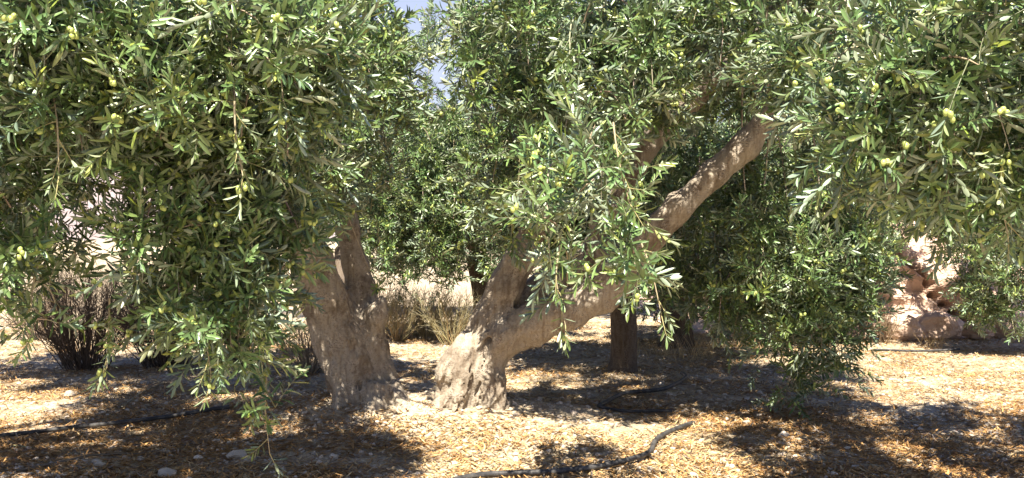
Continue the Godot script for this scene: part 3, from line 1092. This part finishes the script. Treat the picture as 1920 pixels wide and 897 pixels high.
func grove() -> void:
	var o := {"olives": 0, "scale": 1.15, "more": 2.3}
	far_tree("olive tree with a dark speckled trunk behind the right-leaning limb", Vector2(1.040, -8.433), Vector3(0.960, 1.141, -8.400), 0.11, [[Vector3(1.124, 1.856, -8.500), Vector3(1.02, 0.66, 0.90), 60], [Vector3(2.461, 0.794, -9.300), Vector3(0.28, 0.50, 0.30), 8], [Vector3(0.517, 1.759, -8.600), Vector3(0.67, 0.78, 0.60), 26]], o)
	far_tree("olive tree with a pale forked trunk, second behind the right limb", Vector2(1.911, -10.316), Vector3(1.876, 0.803, -10.400), 0.15, [[Vector3(2.486, 1.559, -10.600), Vector3(1.47, 1.02, 1.00), 70], [Vector3(3.969, 2.034, -11.000), Vector3(1.19, 1.12, 1.00), 50], [Vector3(3.031, 0.672, -10.500), Vector3(0.69, 0.44, 0.50), 14]], o)
	far_tree("bright olive tree seen between the two leaning trunks", Vector2(-0.359, -10.855), Vector3(-0.463, 1.042, -11.000), 0.14, [[Vector3(-0.844, 1.565, -10.800), Vector3(0.97, 0.81, 0.90), 56], [Vector3(-1.429, 2.279, -10.800), Vector3(1.10, 0.78, 0.90), 50], [Vector3(-0.265, 2.232, -11.000), Vector3(0.99, 0.99, 0.90), 46], [Vector3(-0.728, 3.754, -11.000), Vector3(0.60, 0.60, 0.60), 9]], o)
	far_tree("olive tree hanging over the earth bank at the right edge", Vector2(6.087, -9.829), Vector3(5.773, 1.299, -9.600), 0.14, [[Vector3(5.257, 0.846, -9.400), Vector3(0.34, 0.57, 0.40), 18], [Vector3(5.426, 1.530, -9.600), Vector3(0.69, 0.46, 0.60), 24], [Vector3(6.061, 2.107, -9.600), Vector3(0.87, 0.98, 0.80), 40]], o)
	far_tree("small olive tree standing on top of the earth bank", Vector2(6.1, -15.5), Vector3(6.431, 1.516, -15.500), 0.12, [[Vector3(6.390, 1.977, -15.400), Vector3(1.20, 0.93, 1.00), 50], [Vector3(7.486, 1.687, -15.000), Vector3(0.99, 0.68, 0.90), 40], [Vector3(6.390, 3.088, -15.400), Vector3(1.48, 0.74, 1.00), 40]], o)

	far_tree("olive tree far behind the gap between the trunks, partly hidden", Vector2(-2.402, -12.485), Vector3(-2.694, 1.069, -14.000), 0.14, [[Vector3(-2.694, 2.248, -14.000), Vector3(1.26, 1.26, 1.00), 40], [Vector3(-1.708, 1.664, -14.200), Vector3(1.20, 0.90, 1.00), 36], [Vector3(0.421, 2.332, -14.000), Vector3(1.43, 1.60, 1.00), 50]], o)
	far_tree("olive tree far behind the long right limb, farthest of its row", Vector2(3.904, -12.485), Vector3(4.378, 1.069, -14.000), 0.14, [[Vector3(3.704, 2.248, -14.000), Vector3(1.85, 1.68, 1.00), 60], [Vector3(5.038, 2.945, -14.200), Vector3(1.37, 1.71, 1.00), 50], [Vector3(1.852, 2.248, -14.000), Vector3(1.68, 1.85, 1.00), 50]], o)

func small_things() -> void:
	dry_shrub(Vector2(-4.141, -8.608), 0.9, 0.8, 150, Color(0.4, 0.35, 0.35), "dark bare shrub at the left edge under the hanging curtain")
	dry_shrub(Vector2(-3.364, -8.608), 0.8, 0.8, 150, Color(0.38, 0.33, 0.33), "dark tangled dead shrub left of the hanging olive strand")
	dry_shrub(Vector2(-2.862, -8.979), 0.7, 0.7, 110, Color(0.42, 0.36, 0.35), "grey dead shrub behind the lowest hanging olive branch")
	dry_shrub(Vector2(-1.889, -8.265), 0.45, 0.4, 50, Color(0.9, 0.8, 0.72), "pale dry shrub just left of the left trunk")
	dry_shrub(Vector2(-1.403, -10.855), 0.55, 0.4, 40, Color(1.3, 1.05, 0.75), "straw coloured thin shrub right behind the left trunk")
	dry_shrub(Vector2(-0.682, -10.316), 0.6, 0.5, 55, Color(1.5, 1.15, 0.75), "straw coloured shrub left of the right trunk")
	dry_shrub(Vector2(-5.875, -10.855), 0.7, 0.6, 50, Color(0.8, 0.7, 0.66), "grey dry shrub farthest left behind the dark one")
	dry_shrub(Vector2(-1.771, -11.328), 0.7, 0.7, 70, Color(1.5, 1.2, 0.85), "pale straw shrub seen past the stub of the left trunk")
	dry_shrub(Vector2(-1.114, -11.581), 0.6, 0.8, 80, Color(1.6, 1.25, 0.8), "wide straw shrub in the middle between the trunks")
	dry_shrub(Vector2(-5.650, -12.872), 0.8, 0.8, 70, Color(1.0, 0.9, 0.85), "grey shrub seen through the gap in the left curtain")
	dry_shrub(Vector2(-7.692, -15.229), 0.9, 1.0, 60, Color(1.1, 1.0, 0.95), "pale far shrub low in the left gap")
	dry_shrub(Vector2(-6.621, -16.433), 1.0, 1.0, 60, Color(0.9, 0.82, 0.8), "far grey shrub right in the left gap")
	dry_shrub(Vector2(4.453, -10.579), 0.4, 0.4, 40, Color(0.8, 0.66, 0.55), "small brown shrub at the left foot of the bank")
	grass_tuft(Vector2(1.879, -9.470), 0.32, 0.3, 90, "tall straw grass tuft in front of the pale forked trunk")
	grass_tuft(Vector2(2.603, -10.067), 0.25, 0.25, 50, "short straw grass tuft right of the tall one")
	grass_tuft(Vector2(1.386, -9.602), 0.25, 0.25, 50, "straw grass tuft beside the dark speckled trunk")
	grass_tuft(Vector2(-1.133, -11.778), 0.4, 0.8, 260, "wide straw grass patch between the two trunks")
	grass_tuft(Vector2(4.901, -10.316), 0.25, 0.15, 40, "straw grass tuft at the foot of the earth bank")
	grass_tuft(Vector2(3.916, -10.855), 0.22, 0.2, 30, "straw grass tuft left of the earth bank")
	hose([Vector2(-3.311, -5.507), Vector2(-3.070, -5.672), Vector2(-2.703, -5.914), Vector2(-2.306, -6.087), Vector2(-1.987, -6.233)], 0.014, "black hose lying across the left foreground")
	hose([Vector2(-0.420, -4.363), Vector2(-0.167, -4.625), Vector2(0.255, -4.719), Vector2(0.553, -4.840), Vector2(0.778, -5.076), Vector2(0.896, -5.420), Vector2(1.220, -5.965)], 0.015, "dusty black hose snaking through the sunlit front")
	hose([Vector2(0.618, -6.426), Vector2(0.840, -6.347), Vector2(1.149, -6.367)], 0.011, "short straight black hose in the shade right of the mound")
	hose([Vector2(0.646, -6.506), Vector2(0.885, -7.011), Vector2(1.252, -7.180), Vector2(1.519, -7.771), Vector2(1.556, -8.136)], 0.016, "dark curved hose reaching towards the speckled trunk")
	hose([Vector2(3.926, -9.602), Vector2(4.429, -9.691), Vector2(4.918, -9.737)], 0.012, "thin dark hose along the foot of the earth bank")
	stick([Vector2(-2.645, -4.730), Vector2(-2.420, -4.909), Vector2(-2.183, -5.114), Vector2(-2.086, -5.177)], 0.010, Color(0.5, 0.45, 0.42), "dark stick in the bottom left corner")
	stick([Vector2(0.727, -6.367), Vector2(0.847, -6.123), Vector2(0.978, -5.914)], 0.004, Color(2.0, 1.8, 1.5), "thin pale stick below the short black hose")
	stick([Vector2(-2.858, -6.466), Vector2(-2.967, -7.256), Vector2(-2.939, -7.518)], 0.006, Color(1.3, 1.1, 0.9), "thin brown stick under the left hanging branches")
	var stones := [
		[Vector2(-1.847, -4.762), 0.09, "pale grey stone at the bottom left, biggest of the front"], [Vector2(-2.256, -4.840), 0.05, "small pale stone left of the biggest front stone"], [Vector2(1.680, -5.478), 0.075, "cream stone at the edge of the right shadow"],
		[Vector2(0.490, -5.815), 0.05, "white stone right of the mound in the sun"], [Vector2(-1.572, -5.076), 0.10, "flat sandy stone in the sunny patch left of the mound"], [Vector2(-1.801, -5.076), 0.05, "small stone beside the flat sandy one"],
		[Vector2(1.511, -7.180), 0.05, "small white stone right of the curved hose"], [Vector2(1.980, -7.083), 0.05, "pale stone under the dark hanging foliage"], [Vector2(1.961, -5.177), 0.04, "small cream stone near the lower right"],
		[Vector2(3.612, -9.385), 0.07, "pale stone left of the bank hose"], [Vector2(-3.499, -7.011), 0.09, "grey stone in the left shade below the shrubs"], [Vector2(3.384, -9.301), 0.06, "whitish stone on the lit strip left of the bank"],
		[Vector2(1.601, -6.052), 0.05, "small stone in the shade right of the snaking hose end"], [Vector2(0.019, -6.159), 0.045, "small pale stone at the right foot of the mound"], [Vector2(1.266, -7.518), 0.05, "stone beside the bend of the curved hose"],
		[Vector2(-0.753, -4.817), 0.035, "small grey stone in front of the mound"], [Vector2(1.188, -4.817), 0.04, "small stone in the sunlit front right of the hose"], [Vector2(3.606, -8.104), 0.05, "stone on the striped ground below the bank"],
	]
	var k := 0
	for s in stones:
		var o := single("stone", rock_mesh(40 + k, 0.25), stone_mat(k), on_ground(s[0], s[1] * 0.18), s[2], "stone", "stones on the soil")
		o.basis = Basis(Vector3.UP, rnd(0, TAU)).scaled(Vector3(s[1] * 1.3, s[1] * 0.75, s[1]))
		k += 1
	for q in [[Vector2(5.211, -10.9), 0.55, "brown boulder at the foot of the bank"], [Vector2(4.785, -10.9), 0.5, "dark boulder left of the brown one under the bank"], [Vector2(5.702, -10.9), 0.4, "low boulder at the right foot of the bank"]]:
		var o := single("boulder", rock_mesh(80 + k, 0.35), M.rock, on_ground(q[0], 0.12), q[2], "boulder", "boulders under the bank")
		o.basis = Basis(Vector3.UP, rnd(0, TAU)).scaled(Vector3(q[1] * 1.2, q[1] * 0.8, q[1]))
		k += 1

func stone_mat(k: int) -> StandardMaterial3D:
	var m: StandardMaterial3D = M.stone.duplicate()
	var t := rnd(0.8, 1.15)
	m.albedo_color = Color(0.52 * t, 0.46 * t, 0.38 * t).linear_to_srgb()
	return m
